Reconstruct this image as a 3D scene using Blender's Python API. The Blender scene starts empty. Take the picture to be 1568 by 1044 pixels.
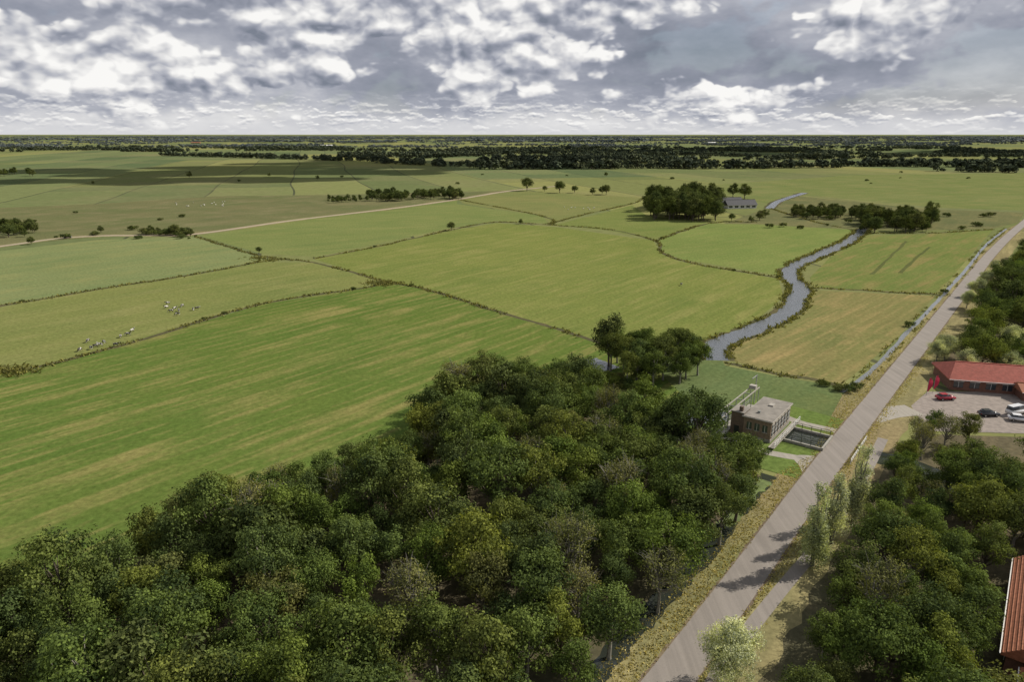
import bpy, bmesh, math, random
import numpy as np
from mathutils import Vector, Matrix, noise, geometry
random.seed(7); rng=np.random.default_rng(7)
SC=bpy.context.scene; COL=SC.collection
R=math.radians
# ------------------------------------------------------------------ layout: pixel positions unprojected onto level planes
F=1045.33; CAMH=60.0; PITCH=math.atan(317/F); CP=math.cos(PITCH); SP=math.sin(PITCH)
def P(px,py,z=0.0):
    a=(px-784)/F; b=(py-522)/F
    t=(z-CAMH)/(-SP-b*CP)
    return (a*t,(CP-b*SP)*t)
def PL(l,z=0.0): return [P(x,y,z) for x,y in l]
# ------------------------------------------------------------------ node helpers
def new_mat(name):
    m=bpy.data.materials.new(name); m.use_nodes=True
    nt=m.node_tree; b=nt.nodes['Principled BSDF']; return m,nt,b
def nd(nt,t,ins=None,**kw):
    n=nt.nodes.new(t)
    for k,v in kw.items(): setattr(n,k,v)
    if ins:
        for k,v in ins.items():
            if hasattr(v,'is_output'): nt.links.new(v,n.inputs[k])
            else: n.inputs[k].default_value=v
    return n
def c4(c): return (c[0],c[1],c[2],1)
def mixc(nt,f,a,b,bt='MIX'):
    n=nd(nt,'ShaderNodeMixRGB',blend_type=bt)
    for k,v in (('Fac',f),('Color1',a),('Color2',b)):
        if hasattr(v,'is_output'): nt.links.new(v,n.inputs[k])
        else: n.inputs[k].default_value = v if k=='Fac' else c4(v)
    return n.outputs[0]
def math_(nt,op,a,b=0.0,c=None,clamp=False):
    n=nd(nt,'ShaderNodeMath',operation=op,use_clamp=clamp)
    for i,v in enumerate((a,b,c)):
        if v is None: continue
        if hasattr(v,'is_output'): nt.links.new(v,n.inputs[i])
        else: n.inputs[i].default_value=v
    return n.outputs[0]
def rampf(nt,v,lo,hi,a=0.0,b=1.0,sm=False):
    n=nd(nt,'ShaderNodeMapRange',{'Value':v,'From Min':lo,'From Max':hi,'To Min':a,'To Max':b})
    if sm: n.interpolation_type='SMOOTHSTEP'
    return n.outputs[0]
def noise_(nt,vec,scale,detail=4,rough=0.55,dist=0.0):
    n=nd(nt,'ShaderNodeTexNoise',{'Vector':vec,'Scale':scale,'Detail':detail,'Roughness':rough,'Distortion':dist}); return n.outputs[0]
def pos(nt): return nd(nt,'ShaderNodeNewGeometry').outputs['Position']
def mapping(nt,vec,rot=0,scale=(1,1,1),loc=(0,0,0)):
    n=nd(nt,'ShaderNodeMapping',{'Vector':vec,'Rotation':(0,0,rot),'Scale':scale,'Location':loc}); return n.outputs[0]
ROADA=R(38)
def mute(c): return (c[0]*1.05,c[1]*.9,c[2]*1.45)
def mat_grass(name,c1,c2,dry,ang=ROADA,w=7.0,amt=0.5,patch=0.3,seed=0,rows=0.0):
    c1=mute(c1);c2=mute(c2)
    m,nt,b=new_mat(name); p=pos(nt)
    p=mapping(nt,p,0,(1,1,1),(seed*37.1,seed*11.3,0))
    q=mapping(nt,p,ang)
    big=noise_(nt,p,0.018,3,.6)
    col=mixc(nt,rampf(nt,big,.35,.65),c1,c2)
    st=noise_(nt,mapping(nt,q,0,(1/w,0.02,0)),1.0,2,.6)
    st2=noise_(nt,mapping(nt,q,0,(1.1,0.03,0)),1.0,1,.6)
    brk=noise_(nt,p,0.05,4,.68)
    f=math_(nt,'MULTIPLY',rampf(nt,st,.48,.64),rampf(nt,brk,.36,.58))
    col=mixc(nt,math_(nt,'MULTIPLY',f,amt),col,dry)
    pt=rampf(nt,noise_(nt,p,0.035,5,.72),.52,.7)
    col=mixc(nt,math_(nt,'MULTIPLY',pt,patch),col,dry)
    lush=rampf(nt,noise_(nt,mapping(nt,q,0,(1,.35,1),(50,9,0)),0.06,4,.65),.5,.72)
    col=mixc(nt,math_(nt,'MULTIPLY',lush,.5),col,(c1[0]*.6,c1[1]*.76,c1[2]*.7))
    col=mixc(nt,math_(nt,'MULTIPLY',rampf(nt,st2,.45,.7),.22),col,(c1[0]*.55,c1[1]*.6,c1[2]*.6))
    if rows>0:
        sx=nd(nt,'ShaderNodeSeparateXYZ',{0:q}).outputs[0]
        wob=math_(nt,'MULTIPLY',brk,3.0)
        s=math_(nt,'SINE',math_(nt,'ADD',math_(nt,'MULTIPLY',sx,2*math.pi/(w*.8)),wob))
        f2=math_(nt,'MULTIPLY',rampf(nt,s,.45,1.0),rampf(nt,noise_(nt,p,.11,3,.7),.4,.6))
        col=mixc(nt,math_(nt,'MULTIPLY',f2,rows),col,dry)
    fine=noise_(nt,p,0.9,3,.8)
    col=mixc(nt,1.0,col,mixc(nt,fine,(.3,.3,.3),(1.65,1.65,1.6)),'MULTIPLY')
    nt.nodes.remove(b); df=nd(nt,'ShaderNodeBsdfDiffuse',{'Color':col})
    nt.links.new(df.outputs[0],nt.nodes['Material Output'].inputs[0])
    return m
def mat_simple(name,c,rough=.8,var=.25,scale=1.0,spec=.3,metal=0,c2=None):
    m,nt,b=new_mat(name)
    n=noise_(nt,pos(nt),scale,3,.65)
    c2=c2 or (c[0]*(1-var),c[1]*(1-var),c[2]*(1-var))
    nt.links.new(mixc(nt,rampf(nt,n,.35,.65),c,c2),b.inputs['Base Color'])
    b.inputs['Roughness'].default_value=rough; b.inputs['Specular IOR Level'].default_value=spec; b.inputs['Metallic'].default_value=metal
    return m
def mat_leaf(name,cols,hs=.06,gain=1.0,trans=.25):
    """cols: list of colours chosen per tree"""
    m,nt,b=new_mat(name); nt.nodes.remove(b)
    oi=nd(nt,'ShaderNodeObjectInfo').outputs['Random']
    cr=nd(nt,'ShaderNodeValToRGB',{'Fac':oi}); e=cr.color_ramp.elements
    for i,c in enumerate(cols):
        x=i/(len(cols)-1)
        if i==0: el=e[0]; el.position=0
        elif i==len(cols)-1: el=e[-1]; el.position=1
        else: el=e.new(x)
        el.color=c4([v*gain for v in c])
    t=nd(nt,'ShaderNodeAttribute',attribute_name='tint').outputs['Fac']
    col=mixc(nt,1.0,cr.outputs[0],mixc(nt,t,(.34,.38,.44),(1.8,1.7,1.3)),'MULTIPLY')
    df=nd(nt,'ShaderNodeBsdfDiffuse',{'Color':col})
    if trans>0:
        tr=nd(nt,'ShaderNodeBsdfTranslucent',{'Color':mixc(nt,1.0,col,(1.4,1.4,.7),'MULTIPLY')})
        mx=nd(nt,'ShaderNodeMixShader',{0:trans,1:df.outputs[0],2:tr.outputs[0]}).outputs[0]
    else: mx=df.outputs[0]
    nt.links.new(mx,nt.nodes['Material Output'].inputs[0])
    return m
# ------------------------------------------------------------------ mesh helpers
def mesh_np(name,V,Fq,mats,tint=None,midx=None,smooth=False):
    V=np.asarray(V,dtype=np.float32); Fq=np.asarray(Fq,dtype=np.int32)
    me=bpy.data.meshes.new(name); k=Fq.shape[1]
    me.vertices.add(len(V)); me.vertices.foreach_set('co',V.ravel())
    me.loops.add(Fq.size); me.loops.foreach_set('vertex_index',Fq.ravel())
    me.polygons.add(len(Fq)); me.polygons.foreach_set('loop_start',np.arange(0,Fq.size,k,dtype=np.int32))
    if midx is not None: me.polygons.foreach_set('material_index',np.asarray(midx,dtype=np.int32))
    if smooth: me.polygons.foreach_set('use_smooth',np.ones(len(Fq),dtype=bool))
    if tint is not None:
        a=me.attributes.new('tint','FLOAT','POINT'); a.data.foreach_set('value',np.asarray(tint,dtype=np.float32))
    for m in mats: me.materials.append(m)
    me.update(calc_edges=True); return me
def add(name,me,loc=(0,0,0),rot=0,scale=(1,1,1),parent=None):
    o=bpy.data.objects.new(name,me); COL.objects.link(o); o.location=loc; o.rotation_euler=(0,0,rot); o.scale=scale
    if parent: o.parent=parent
    return o
def empty(name,loc,rot=0):
    o=bpy.data.objects.new(name,None); COL.objects.link(o); o.location=loc; o.rotation_euler=(0,0,rot); return o
def box(parent,name,c,d,mat,rot=0,bevel=0,taper=None):
    bm=bmesh.new(); bmesh.ops.create_cube(bm,size=1)
    for v in bm.verts:
        if taper and v.co.z>0: v.co.x*=taper; v.co.y*=taper
        v.co=Vector((v.co.x*d[0],v.co.y*d[1],v.co.z*d[2]))
    if bevel: bmesh.ops.bevel(bm,geom=list(bm.edges),offset=bevel,segments=2,affect='EDGES')
    me=bpy.data.meshes.new(name); bm.to_mesh(me); bm.free(); me.materials.append(mat)
    o=add(name,me,c,rot,parent=parent); return o
def polymesh(parent,name,verts,faces,mat,loc=(0,0,0),rot=0):
    me=bpy.data.meshes.new(name); me.from_pydata(verts,[],faces); me.materials.append(mat); me.update()
    return add(name,me,loc,rot,parent=parent)
def sheet(name,pts,z,mat):
    v3=[Vector((p[0],p[1],0)) for p in pts]
    tris=geometry.tessellate_polygon([v3])
    me=bpy.data.meshes.new(name); fs=[]
    for t in tris:
        a,b,c=[v3[i] for i in t]
        fs.append(t if (b-a).cross(c-a).z>0 else (t[0],t[2],t[1]))
    me.from_pydata([(p[0],p[1],z) for p in pts],[],fs); me.materials.append(mat); me.update()
    return add(name,me)
def smooth(pts,n=8):
    pts=[Vector((p[0],p[1])) for p in pts]; out=[]
    for i in range(len(pts)-1):
        p0=pts[max(i-1,0)];p1=pts[i];p2=pts[i+1];p3=pts[min(i+2,len(pts)-1)]
        for k in range(n):
            t=k/n
            out.append(.5*((2*p1)+(p2-p0)*t+(2*p0-5*p1+4*p2-p3)*t*t+(3*p1-p0-3*p2+p3)*t**3))
    out.append(pts[-1]); return [(p.x,p.y) for p in out]
def wobble(pts,amp,step=6.0):
    """natural wavering of a laid-out line"""
    out=[];P_=[Vector(p) for p in pts]
    for a,b in zip(P_[:-1],P_[1:]):
        L=(b-a).length; n=max(1,int(L/step)); d=(b-a).normalized(); nr=Vector((d.y,-d.x))
        for k in range(n):
            q=a.lerp(b,k/n); e=noise.noise(Vector((q.x*.05,q.y*.05,7)))+.5*noise.noise(Vector((q.x*.17,q.y*.17,2)))
            q=q+nr*e*amp; out.append((q.x,q.y))
    out.append(tuple(P_[-1])); return out
def ribbon(name,pts,w,z,mat,jit=0.0,n=8,off=0.0,sm=True):
    pts=smooth(pts,n) if sm else pts
    L=len(pts); V=[];Fc=[]
    for i,p in enumerate(pts):
        a=Vector(pts[max(i-1,0)]);b=Vector(pts[min(i+1,L-1)]);d=(b-a).normalized();nr=Vector((d.y,-d.x))
        ww=w[0]+(w[1]-w[0])*i/(L-1) if isinstance(w,(tuple,list)) else w
        j1=1+jit*(random.random()-.5)*2; j2=1+jit*(random.random()-.5)*2
        c=Vector(p)+nr*off
        l=c-nr*ww/2*j1; r=c+nr*ww/2*j2
        V+=[(l.x,l.y,z),(r.x,r.y,z)]
        if i<L-1: Fc.append((2*i,2*i+1,2*i+3,2*i+2))
    me=mesh_np(name,V,Fc,[mat]); return add(name,me)
def inpoly(p,poly):
    x,y=p; c=False; j=len(poly)-1
    for i in range(len(poly)):
        xi,yi=poly[i];xj,yj=poly[j]
        if (yi>y)!=(yj>y) and x<(xj-xi)*(y-yi)/(yj-yi)+xi: c=not c
        j=i
    return c
def segdist(p,pts):
    P0=np.array(pts[:-1]);P1=np.array(pts[1:]);d=P1-P0;q=np.array(p)
    t=np.clip(((q-P0)*d).sum(1)/((d*d).sum(1)+1e-9),0,1)
    return np.sqrt((((P0+d*t[:,None])-q)**2).sum(1)).min()
def tube(path,rad,n=6):
    V=[];Fq=[]
    for i,(p,r) in enumerate(zip(path,rad)):
        a=np.array(path[max(i-1,0)]);b=np.array(path[min(i+1,len(path)-1)]);d=b-a;d=d/(np.linalg.norm(d)+1e-9)
        u=np.cross(d,[0.3,1,0.1]);u/=np.linalg.norm(u)+1e-9;v=np.cross(d,u)
        for k in range(n):
            t=2*math.pi*k/n; V.append(np.array(p)+r*(u*math.cos(t)+v*math.sin(t)))
    for i in range(len(path)-1):
        for k in range(n):
            a=i*n+k;b=i*n+(k+1)%n; Fq.append((a,b,b+n,a+n))
    return V,Fq
# ------------------------------------------------------------------ trees
def leafquads(c,nrm,size,asp,r):
    n=len(c); up=r.normal(size=(n,3)); t=np.cross(nrm,up); t/=np.linalg.norm(t,axis=1)[:,None]+1e-9
    b=np.cross(nrm,t); s=(size*(.6+.8*r.random(n)))[:,None]
    k=.25*r.normal(size=(n,1))*s
    V=np.stack([c-t*s*.5, c-b*s*.5*asp+nrm*k*.4, c+t*s*.5, c+b*s*.5*asp],axis=1).reshape(-1,3)
    return V,np.arange(4*n).reshape(n,4)
def make_tree(name,H,Rc,zb,ncl,nl,leaf,leafm,bark,seed,cr=.36,shape='round',multi=1,spread=1.0,asp=.75,sparse=0.0):
    r=np.random.default_rng(seed); rc=(H-zb)/2; zc=zb+rc; nl=int(nl*.7); leaf*=1.1
    V=[];Q=[];T=[];M=[];off=0
    def put(v,q,m,t):
        nonlocal off
        V.extend(v);Q.extend([tuple(i+off for i in f) for f in q]);M.extend([m]*len(q));T.extend([t]*len(v));off+=len(v)
    cents=[]
    while len(cents)<ncl:
        d=r.normal(size=3);d/=np.linalg.norm(d)
        if d[2]<-.7: continue
        rad=(.35+.6*r.random()**.5)
        p=np.array([d[0]*Rc*rad,d[1]*Rc*rad,zc+d[2]*rc*rad*.85])
        if shape=='col': p[2]=zb+.6+(H-zb-1.2)*r.random(); p[:2]*=(1.0-.75*max(0,(p[2]-zb)/(H-zb)))
        p[:2]+=r.normal(size=2)*Rc*.09
        cents.append(p)
    for k in range(multi):
        top=np.array([r.normal()*.3,r.normal()*.3,zb+rc*1.2]); b0=np.array([k*.35*r.normal(),k*.35*r.normal(),-.2])
        mid=(top+b0)/2+np.array([r.normal()*.2,r.normal()*.2,0])
        r0=.024*H/(multi**.4)
        v,q=tube([b0,b0*.8+mid*.2,mid,top],[r0*1.3,r0,r0*.7,r0*.25],7); put(v,q,0,.5)
    for p in cents:
        if r.random()<.55 or sparse>0:
            z0=zb*.6+(p[2]-zb*.6)*(.25+.3*r.random()); a=np.array([0,0,z0]); m=(a+p)/2+r.normal(size=3)*.25
            v,q=tube([a,m,p],[.009*H,.006*H,.02],4); put(v,q,0,.5)
            if sparse>0:
                for _ in range(6):
                    e=p+r.normal(size=3)*Rc*.3+np.array([0,0,.5]); v,q=tube([m*.3+p*.7,(p+e)/2+r.normal(size=3)*.1,e],[.045,.03,.012],3); put(v,q,0,.5)
    LV=[];LT=[]
    for p in cents:
        rr=Rc*cr*(.55+.8*r.random()); 
        if shape=='col': rr*=1.15-.6*(p[2]-zb)/(H-zb)
        n=int(nl*(rr/(Rc*cr))**2*(1-sparse*r.random()))
        d=r.normal(size=(n,3)); d[:,2]+=.4; d/=np.linalg.norm(d,axis=1)[:,None]
        lump=1+.3*np.sin(d[:,0]*5+p[0])*np.sin(d[:,1]*5+p[1]*2)+.2*np.sin(d[:,2]*9+p[0])
        rad=rr*(.5+.6*r.random(n)**.7)*lump
        c=p+d*rad[:,None]*np.array([spread,spread,.8 if shape!='col' else 1.7])
        ax=np.array([0,0,zc]); o=c-ax; o/=np.linalg.norm(o,axis=1)[:,None]+1e-9
        nr=d*.6+o*.4+r.normal(size=(n,3))*.5; nr/=np.linalg.norm(nr,axis=1)[:,None]
        v,_=leafquads(c,nr,leaf,asp,r); LV.append(v)
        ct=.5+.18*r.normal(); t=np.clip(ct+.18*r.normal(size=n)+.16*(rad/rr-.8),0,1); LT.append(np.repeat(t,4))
    LV=np.concatenate(LV);LT=np.concatenate(LT); n=len(LV)//4
    AV=np.concatenate([np.array(V),LV]); AQ=np.concatenate([np.array(Q),np.arange(4*n).reshape(n,4)+off])
    return mesh_np(name,AV,AQ,[bark,leafm],np.concatenate([np.array(T),LT]),np.concatenate([np.array(M),np.ones(n,int)]))
def make_dead(name,H,bark,seed):
    r=np.random.default_rng(seed); V=[];Q=[]
    def put(v,q):
        o=len(V); V.extend(v); Q.extend([tuple(i+o for i in f) for f in q])
    def rec(p,d,L,rad,lv):
        m=p+d*L*.5+r.normal(size=3)*L*.05; e=p+d*L+r.normal(size=3)*L*.06
        v,q=tube([p,m,e],[rad,rad*.8,rad*.5],4 if lv else 6); put(v,q)
        if lv>=5: return
        for k in range(3 if lv<4 else 2):
            nd_=d+r.normal(size=3)*.5; nd_[2]+=.15; nd_/=np.linalg.norm(nd_)
            rec(p+(e-p)*(.55+.45*r.random()),nd_,L*(.6+.2*r.random()),rad*.55,lv+1)
    rec(np.array([0,0,-.2]),np.array([0,0,1.]),H*.4,.16,0)
    return mesh_np(name,V,Q,[bark],np.full(len(V),.5))
bark=mat_simple('bark',(.14,.115,.085),.95,.5,3)
barkg=mat_simple('bark_grey',(.25,.235,.19),.95,.4,3)
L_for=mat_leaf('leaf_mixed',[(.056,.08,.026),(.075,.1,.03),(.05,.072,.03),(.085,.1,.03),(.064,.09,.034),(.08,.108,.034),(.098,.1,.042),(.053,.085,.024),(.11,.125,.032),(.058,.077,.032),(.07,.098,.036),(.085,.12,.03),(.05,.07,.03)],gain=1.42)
L_dark=mat_leaf('leaf_dark',[(.045,.06,.022),(.065,.08,.025),(.052,.07,.028),(.08,.09,.035)],gain=1.45,trans=.15)
L_thin=mat_leaf('leaf_thin',[(.12,.12,.055),(.11,.12,.05),(.14,.14,.055)],gain=1.25)
L_silver=mat_leaf('leaf_silver',[(.17,.185,.125),(.2,.215,.15),(.15,.17,.105)],gain=2.2,trans=.3)
L_far=mat_leaf('leaf_far',[(.04,.052,.04),(.058,.07,.048),(.045,.058,.047),(.075,.085,.052)],gain=1.35,trans=0)  # slight blue in the leaf colour stands in for distance haze
L_hor=mat_leaf('leaf_horizon_haze',[(.085,.105,.125),(.11,.125,.135),(.095,.115,.135),(.115,.13,.135)],gain=1.45,trans=0)  # aerial haze painted into the foliage: pale blue-grey leaves
T={}
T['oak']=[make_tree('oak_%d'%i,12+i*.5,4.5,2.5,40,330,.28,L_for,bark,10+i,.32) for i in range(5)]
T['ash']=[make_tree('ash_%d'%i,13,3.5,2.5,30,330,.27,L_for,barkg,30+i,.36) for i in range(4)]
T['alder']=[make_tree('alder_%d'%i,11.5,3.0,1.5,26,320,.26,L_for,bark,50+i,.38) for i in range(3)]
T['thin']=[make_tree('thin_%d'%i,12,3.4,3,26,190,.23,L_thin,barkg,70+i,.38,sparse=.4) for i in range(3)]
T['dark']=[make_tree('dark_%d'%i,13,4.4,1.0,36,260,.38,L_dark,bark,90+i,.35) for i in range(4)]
T['copse']=[make_tree('copse_%d'%i,13,3.7,2.8,34,300,.28,L_for,barkg,95+i,.34) for i in range(3)]
T['poplar']=[make_tree('poplar_%d'%i,13.5,2.0,.9,44,400,.2,L_silver,barkg,110+i,.42,shape='col') for i in range(3)]
T['willow']=[make_tree('willow_%d'%i,8,3.2,1.2,38,620,.2,L_silver,barkg,120+i,.36,asp=.55) for i in range(2)]
T['shrub']=[make_tree('shrub_%d'%i,3.2,2.2,.1,16,200,.26,L_for,bark,130+i,.42,multi=3) for i in range(3)]
T['dshrub']=[make_tree('dshrub_%d'%i,3.2,2.9,.1,14,160,.38,L_dark,bark,140+i,.38,multi=3) for i in range(3)]
T['dead']=[make_dead('dead_%d'%i,11,barkg,150+i) for i in range(2)]
NM={'oak':'oak_tree','ash':'ash_tree','alder':'alder_tree','thin':'sparse_birch_tree','dark':'dark_oak_tree','copse':'birch_tree','poplar':'poplar_tree','willow':'willow_tree','shrub':'shrub','dshrub':'hawthorn_shrub','dead':'bare_tree'}
def tree(kind,xy,s=1.0,sz=None,name=None):
    me=random.choice(T[kind]); s*=1+random.uniform(-.06,.06)
    return add(name or NM[kind],me,(xy[0],xy[1],0),random.uniform(0,6.28),(s*random.uniform(.93,1.07),s,(sz or s)*random.uniform(.95,1.05)))
# ------------------------------------------------------------------ tufts (reeds / grass)
def tufts(name,samples,h,mat,leaf=.5,per=3,seed=0):
    r=np.random.default_rng(seed); S=np.array(samples)
    S=np.repeat(S,per,axis=0); n=len(S)
    c=np.zeros((n,3)); c[:,:2]=S[:,:2]+r.normal(size=(n,2))*leaf*.6
    hh=h*(.5+.8*r.random(n))*(S[:,2] if S.shape[1]>2 else 1)
    a=r.random(n)*6.283; w=leaf*(.5+.6*r.random(n)); dx=np.cos(a)*w/2; dy=np.sin(a)*w/2
    lx=r.normal(size=n)*.6*hh; ly=r.normal(size=n)*.6*hh
    z0=np.zeros(n)
    V=np.stack([np.stack([c[:,0]-dx,c[:,1]-dy,z0],1),np.stack([c[:,0]+dx,c[:,1]+dy,z0],1),
      np.stack([c[:,0]+dx*.7+lx,c[:,1]+dy*.7+ly,hh],1),np.stack([c[:,0]-dx*.5+lx,c[:,1]-dy*.5+ly,hh*.85],1)],1).reshape(-1,3)
    t=np.repeat(np.clip(.5+.25*r.normal(size=n),0,1),4)
    return add(name,mesh_np(name,V,np.arange(4*n).reshape(n,4),[mat],t))
def line_samples(pts,width,dens,sm=True,edge=None,thr=-1):
    pts=smooth(pts,6) if sm else pts; out=[]
    for a,b in zip(pts[:-1],pts[1:]):
        a=Vector(a);b=Vector(b);L=(b-a).length; n=max(1,int(L*dens)); d=(b-a).normalized() if L>0 else Vector((1,0)); nr=Vector((d.y,-d.x))
        for _ in range(n):
            t=random.random()
            o=random.gauss(0,width*.4) if edge is None else random.choice((-1,1))*edge+random.gauss(0,width*.35)
            q=a+(b-a)*t+nr*o
            nz=noise.noise(Vector((q.x*.06,q.y*.06,3)))
            if nz<thr: continue
            out.append((q.x,q.y,.55+.9*(nz*.5+.5)))
    return out
# ------------------------------------------------------------------ WORLD
w=bpy.data.worlds.new('World'); SC.world=w; w.use_nodes=True; nt=w.node_tree
for n in list(nt.nodes): nt.nodes.remove(n)
EL=R(40); AZ=R(70)
sky=nd(nt,'ShaderNodeTexSky',sky_type='NISHITA',sun_disc=False,sun_elevation=EL,sun_rotation=AZ,dust_density=1.0)
bg1=nd(nt,'ShaderNodeBackground',{'Color':sky.outputs[0],'Strength':.1})
dirv=nd(nt,'ShaderNodeTexCoord').outputs['Generated']
sx=nd(nt,'ShaderNodeSeparateXYZ',{0:dirv}); Z=sx.outputs[2]
def cl(seed,scale,zs,detail,rough,dist=0.0,dx=0.0,dz=0.0):
    n=nd(nt,'ShaderNodeMapping',{'Vector':dirv,'Location':(seed+dx,seed*.7,(dz)*zs+seed*.3),'Scale':(1,1,zs)}); return noise_(nt,n.outputs[0],scale,detail,rough,dist)
M=lambda a,b:math_(nt,'MULTIPLY',a,b)
Ad=lambda a,b:math_(nt,'ADD',a,b)
Sb=lambda a,b:math_(nt,'SUBTRACT',a,b)
Ab=lambda a:math_(nt,'ABSOLUTE',a)
def lerp(a,b,f): return Ad(a,M(Sb(b,a),f))
def comb(dx,dz):
    base=cl(3.1,5.2,2.0,4,.5,0,dx,dz)
    p1=Ab(Sb(cl(6.3,15,1.6,1,.5,0,dx,dz),.5)); p2=Ab(Sb(cl(1.3,33,1.5,2,.5,0,dx,dz),.5))
    return Ad(Ad(base,M(p1,.42)),M(p2,.24))
A1=comb(0,0); A2=comb(.007,.012)
B1=cl(8.4,12,2.3,4,.6); 
C1=cl(5.0,2.4,5.0,3,.55)
H1=cl(2.2,38,3.2,3,.55); H2=cl(2.2,38,3.2,3,.55,0,.001,.0025)
hor=rampf(nt,Z,.01,.045,1.0,0.0,True)
back=Ad(.38,M(Sb(C1,.5),1.0)); back=Ad(back,M(Sb(B1,.5),.65)); back=Ad(back,M(hor,.28))
band=M(rampf(nt,Z,.025,.05,0,1,True),rampf(nt,Z,.075,.12,1,0,True)); back=Ad(back,M(band,-.05))
fA=Ad(.63,M(Sb(A1,A2),4.4)); fA=Ad(fA,M(Sb(B1,.5),.55)); fA=Ad(fA,M(Sb(A1,.62),.5)); 
cov=Ad(A1,M(Sb(C1,.5),.5)); cov=Ad(cov,rampf(nt,Z,.04,.13,-.065,.045))
lum=lerp(back,fA,rampf(nt,cov,.545,.60,0,1,True))
fH=Ad(.74,M(Sb(H1,H2),3.2))
lum=lerp(lum,fH,M(rampf(nt,H1,.47,.56,0,1,True),M(rampf(nt,Z,.02,.065,1.0,0.0,True),.55)))
lum=lerp(lum,.72,rampf(nt,Z,.0,.022,.9,0))
lum=Ad(lum,rampf(nt,Z,.25,.6,0,-.14))  # unseen sky overhead darkened to cut ambient light and raise contrast
cr=nd(nt,'ShaderNodeValToRGB',{'Fac':lum}); e=cr.color_ramp.elements
e[0].position=.1; e[0].color=(.2,.225,.28,1); e[1].position=.98; e[1].color=(.95,.94,.92,1)
for p_,c_ in ((.32,(.3,.32,.385)),(.52,(.45,.465,.52)),(.72,(.68,.68,.695))):
    k=e.new(p_); k.color=c4(c_)
bg2=nd(nt,'ShaderNodeBackground',{'Color':cr.outputs[0],'Strength':1.0})
gap=M(rampf(nt,cov,.42,.5,.2,0.0,True),Sb(1.0,hor))
mx=nd(nt,'ShaderNodeMixShader',{0:Sb(1.0,gap),1:bg1.outputs[0],2:bg2.outputs[0]})
out=nd(nt,'ShaderNodeOutputWorld',{0:mx.outputs[0]})
S=Vector((math.cos(EL)*math.sin(AZ),math.cos(EL)*math.cos(AZ),math.sin(EL)))
sl=bpy.data.lights.new('sun','SUN'); sl.energy=5.0; sl.angle=R(.6); sl.color=(1,.94,.84)
so=bpy.data.objects.new('sun',sl); COL.objects.link(so); so.rotation_euler=S.to_track_quat('Z','Y').to_euler(); so.location=(0,0,200)
cam=bpy.data.cameras.new('camera'); cam.lens=24; cam.sensor_width=36; cam.clip_end=120000; cam.clip_start=.5
co=bpy.data.objects.new('camera',cam); COL.objects.link(co); co.location=(0,0,CAMH); co.rotation_euler=(math.pi/2-PITCH,0,0); SC.camera=co
SC.view_settings.view_transform='Standard'; SC.view_settings.look='None'; SC.view_settings.exposure=0
# ------------------------------------------------------------------ GROUND
def mat_ground():
    m,nt,b=new_mat('far_pasture'); p=pos(nt); q=mapping(nt,p,R(74))
    dst=nd(nt,'ShaderNodeVectorMath',{0:q,1:mapping(nt,nd(nt,'ShaderNodeTexNoise',{'Vector':p,'Scale':.0015,'Detail':2}).outputs[1],0,(70,50,0))},operation='ADD').outputs[0]
    br=nd(nt,'ShaderNodeTexBrick',{'Vector':dst,'Color1':(.19,.21,.085,1),'Color2':(.12,.15,.065,1),'Mortar':(.075,.085,.05,1),'Scale':1,'Mortar Size':1.2,'Mortar Smooth':.3,'Bias':0,'Brick Width':420,'Row Height':85})  # field greens greyed, haze put into the base colour
    br.offset=.37
    br2=nd(nt,'ShaderNodeTexBrick',{'Vector':dst,'Color1':(1.25,1.12,1.0,1),'Color2':(.75,.82,.92,1),'Mortar':(1,1,1,1),'Scale':1,'Mortar Size':0,'Brick Width':900,'Row Height':260})
    col=mixc(nt,1.0,br.outputs[0],br2.outputs[0],'MULTIPLY')
    n=noise_(nt,p,.004,5,.6)
    col=mixc(nt,math_(nt,'MULTIPLY',rampf(nt,n,.48,.68),.65),col,(.2,.185,.095))
    f=noise_(nt,p,.12,4,.7)
    col=mixc(nt,1.0,col,mixc(nt,f,(.6,.6,.6),(1.35,1.35,1.3)),'MULTIPLY')
    nt.links.new(col,b.inputs['Base Color']); b.inputs['Roughness'].default_value=1; b.inputs['Specular IOR Level'].default_value=0
    return m
g=[0]; s=40
while g[-1]<90000: g.append(g[-1]+s); s*=1.28
gx=np.array([-x for x in g[:0:-1]]+g,dtype=float); n=len(gx)
X,Y=np.meshgrid(gx,gx+100); Vg=np.stack([X.ravel(),Y.ravel(),np.zeros(n*n)],1)
idx=np.arange(n*n).reshape(n,n); Fg=np.stack([idx[:-1,:-1].ravel(),idx[:-1,1:].ravel(),idx[1:,1:].ravel(),idx[1:,:-1].ravel()],1)
add('ground',mesh_np('ground',Vg,Fg,[mat_ground()]))
rough=mat_grass('rough_moor',(.15,.165,.05),(.115,.15,.04),(.21,.185,.1),w=20,amt=.4,patch=.75,seed=5)
sheet('rough_moorland',PL([(-300,385),(-300,325),(0,318),(150,312),(330,300),(500,298),(720,293),(790,291),(700,303),(600,318),(450,335),(300,358),(150,362),(0,378)]),.012,rough)
sheet('riverside_rough_ground',PL([(900,535),(1000,520),(1090,520),(1110,560),(1200,578),(1290,592),(1310,600),(1240,690),(1160,700),(1050,660),(900,600)]),.012,mat_grass('marsh',(.13,.19,.05),(.1,.155,.035),(.16,.17,.065),patch=.7,seed=9))
sheet('rough_corner',PL([(1100,345),(1225,300),(1420,320),(1568,325),(1560,340),(1520,350),(1420,352),(1330,352),(1310,350),(1160,345)]),.012,mat_grass('corner_rough',(.15,.17,.05),(.11,.14,.04),(.2,.18,.08),patch=.8,seed=19))
fg=lambda i,c1,c2,dry,**k: mat_grass('pasture_%d'%i,c1,c2,dry,seed=i,**k)
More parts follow.
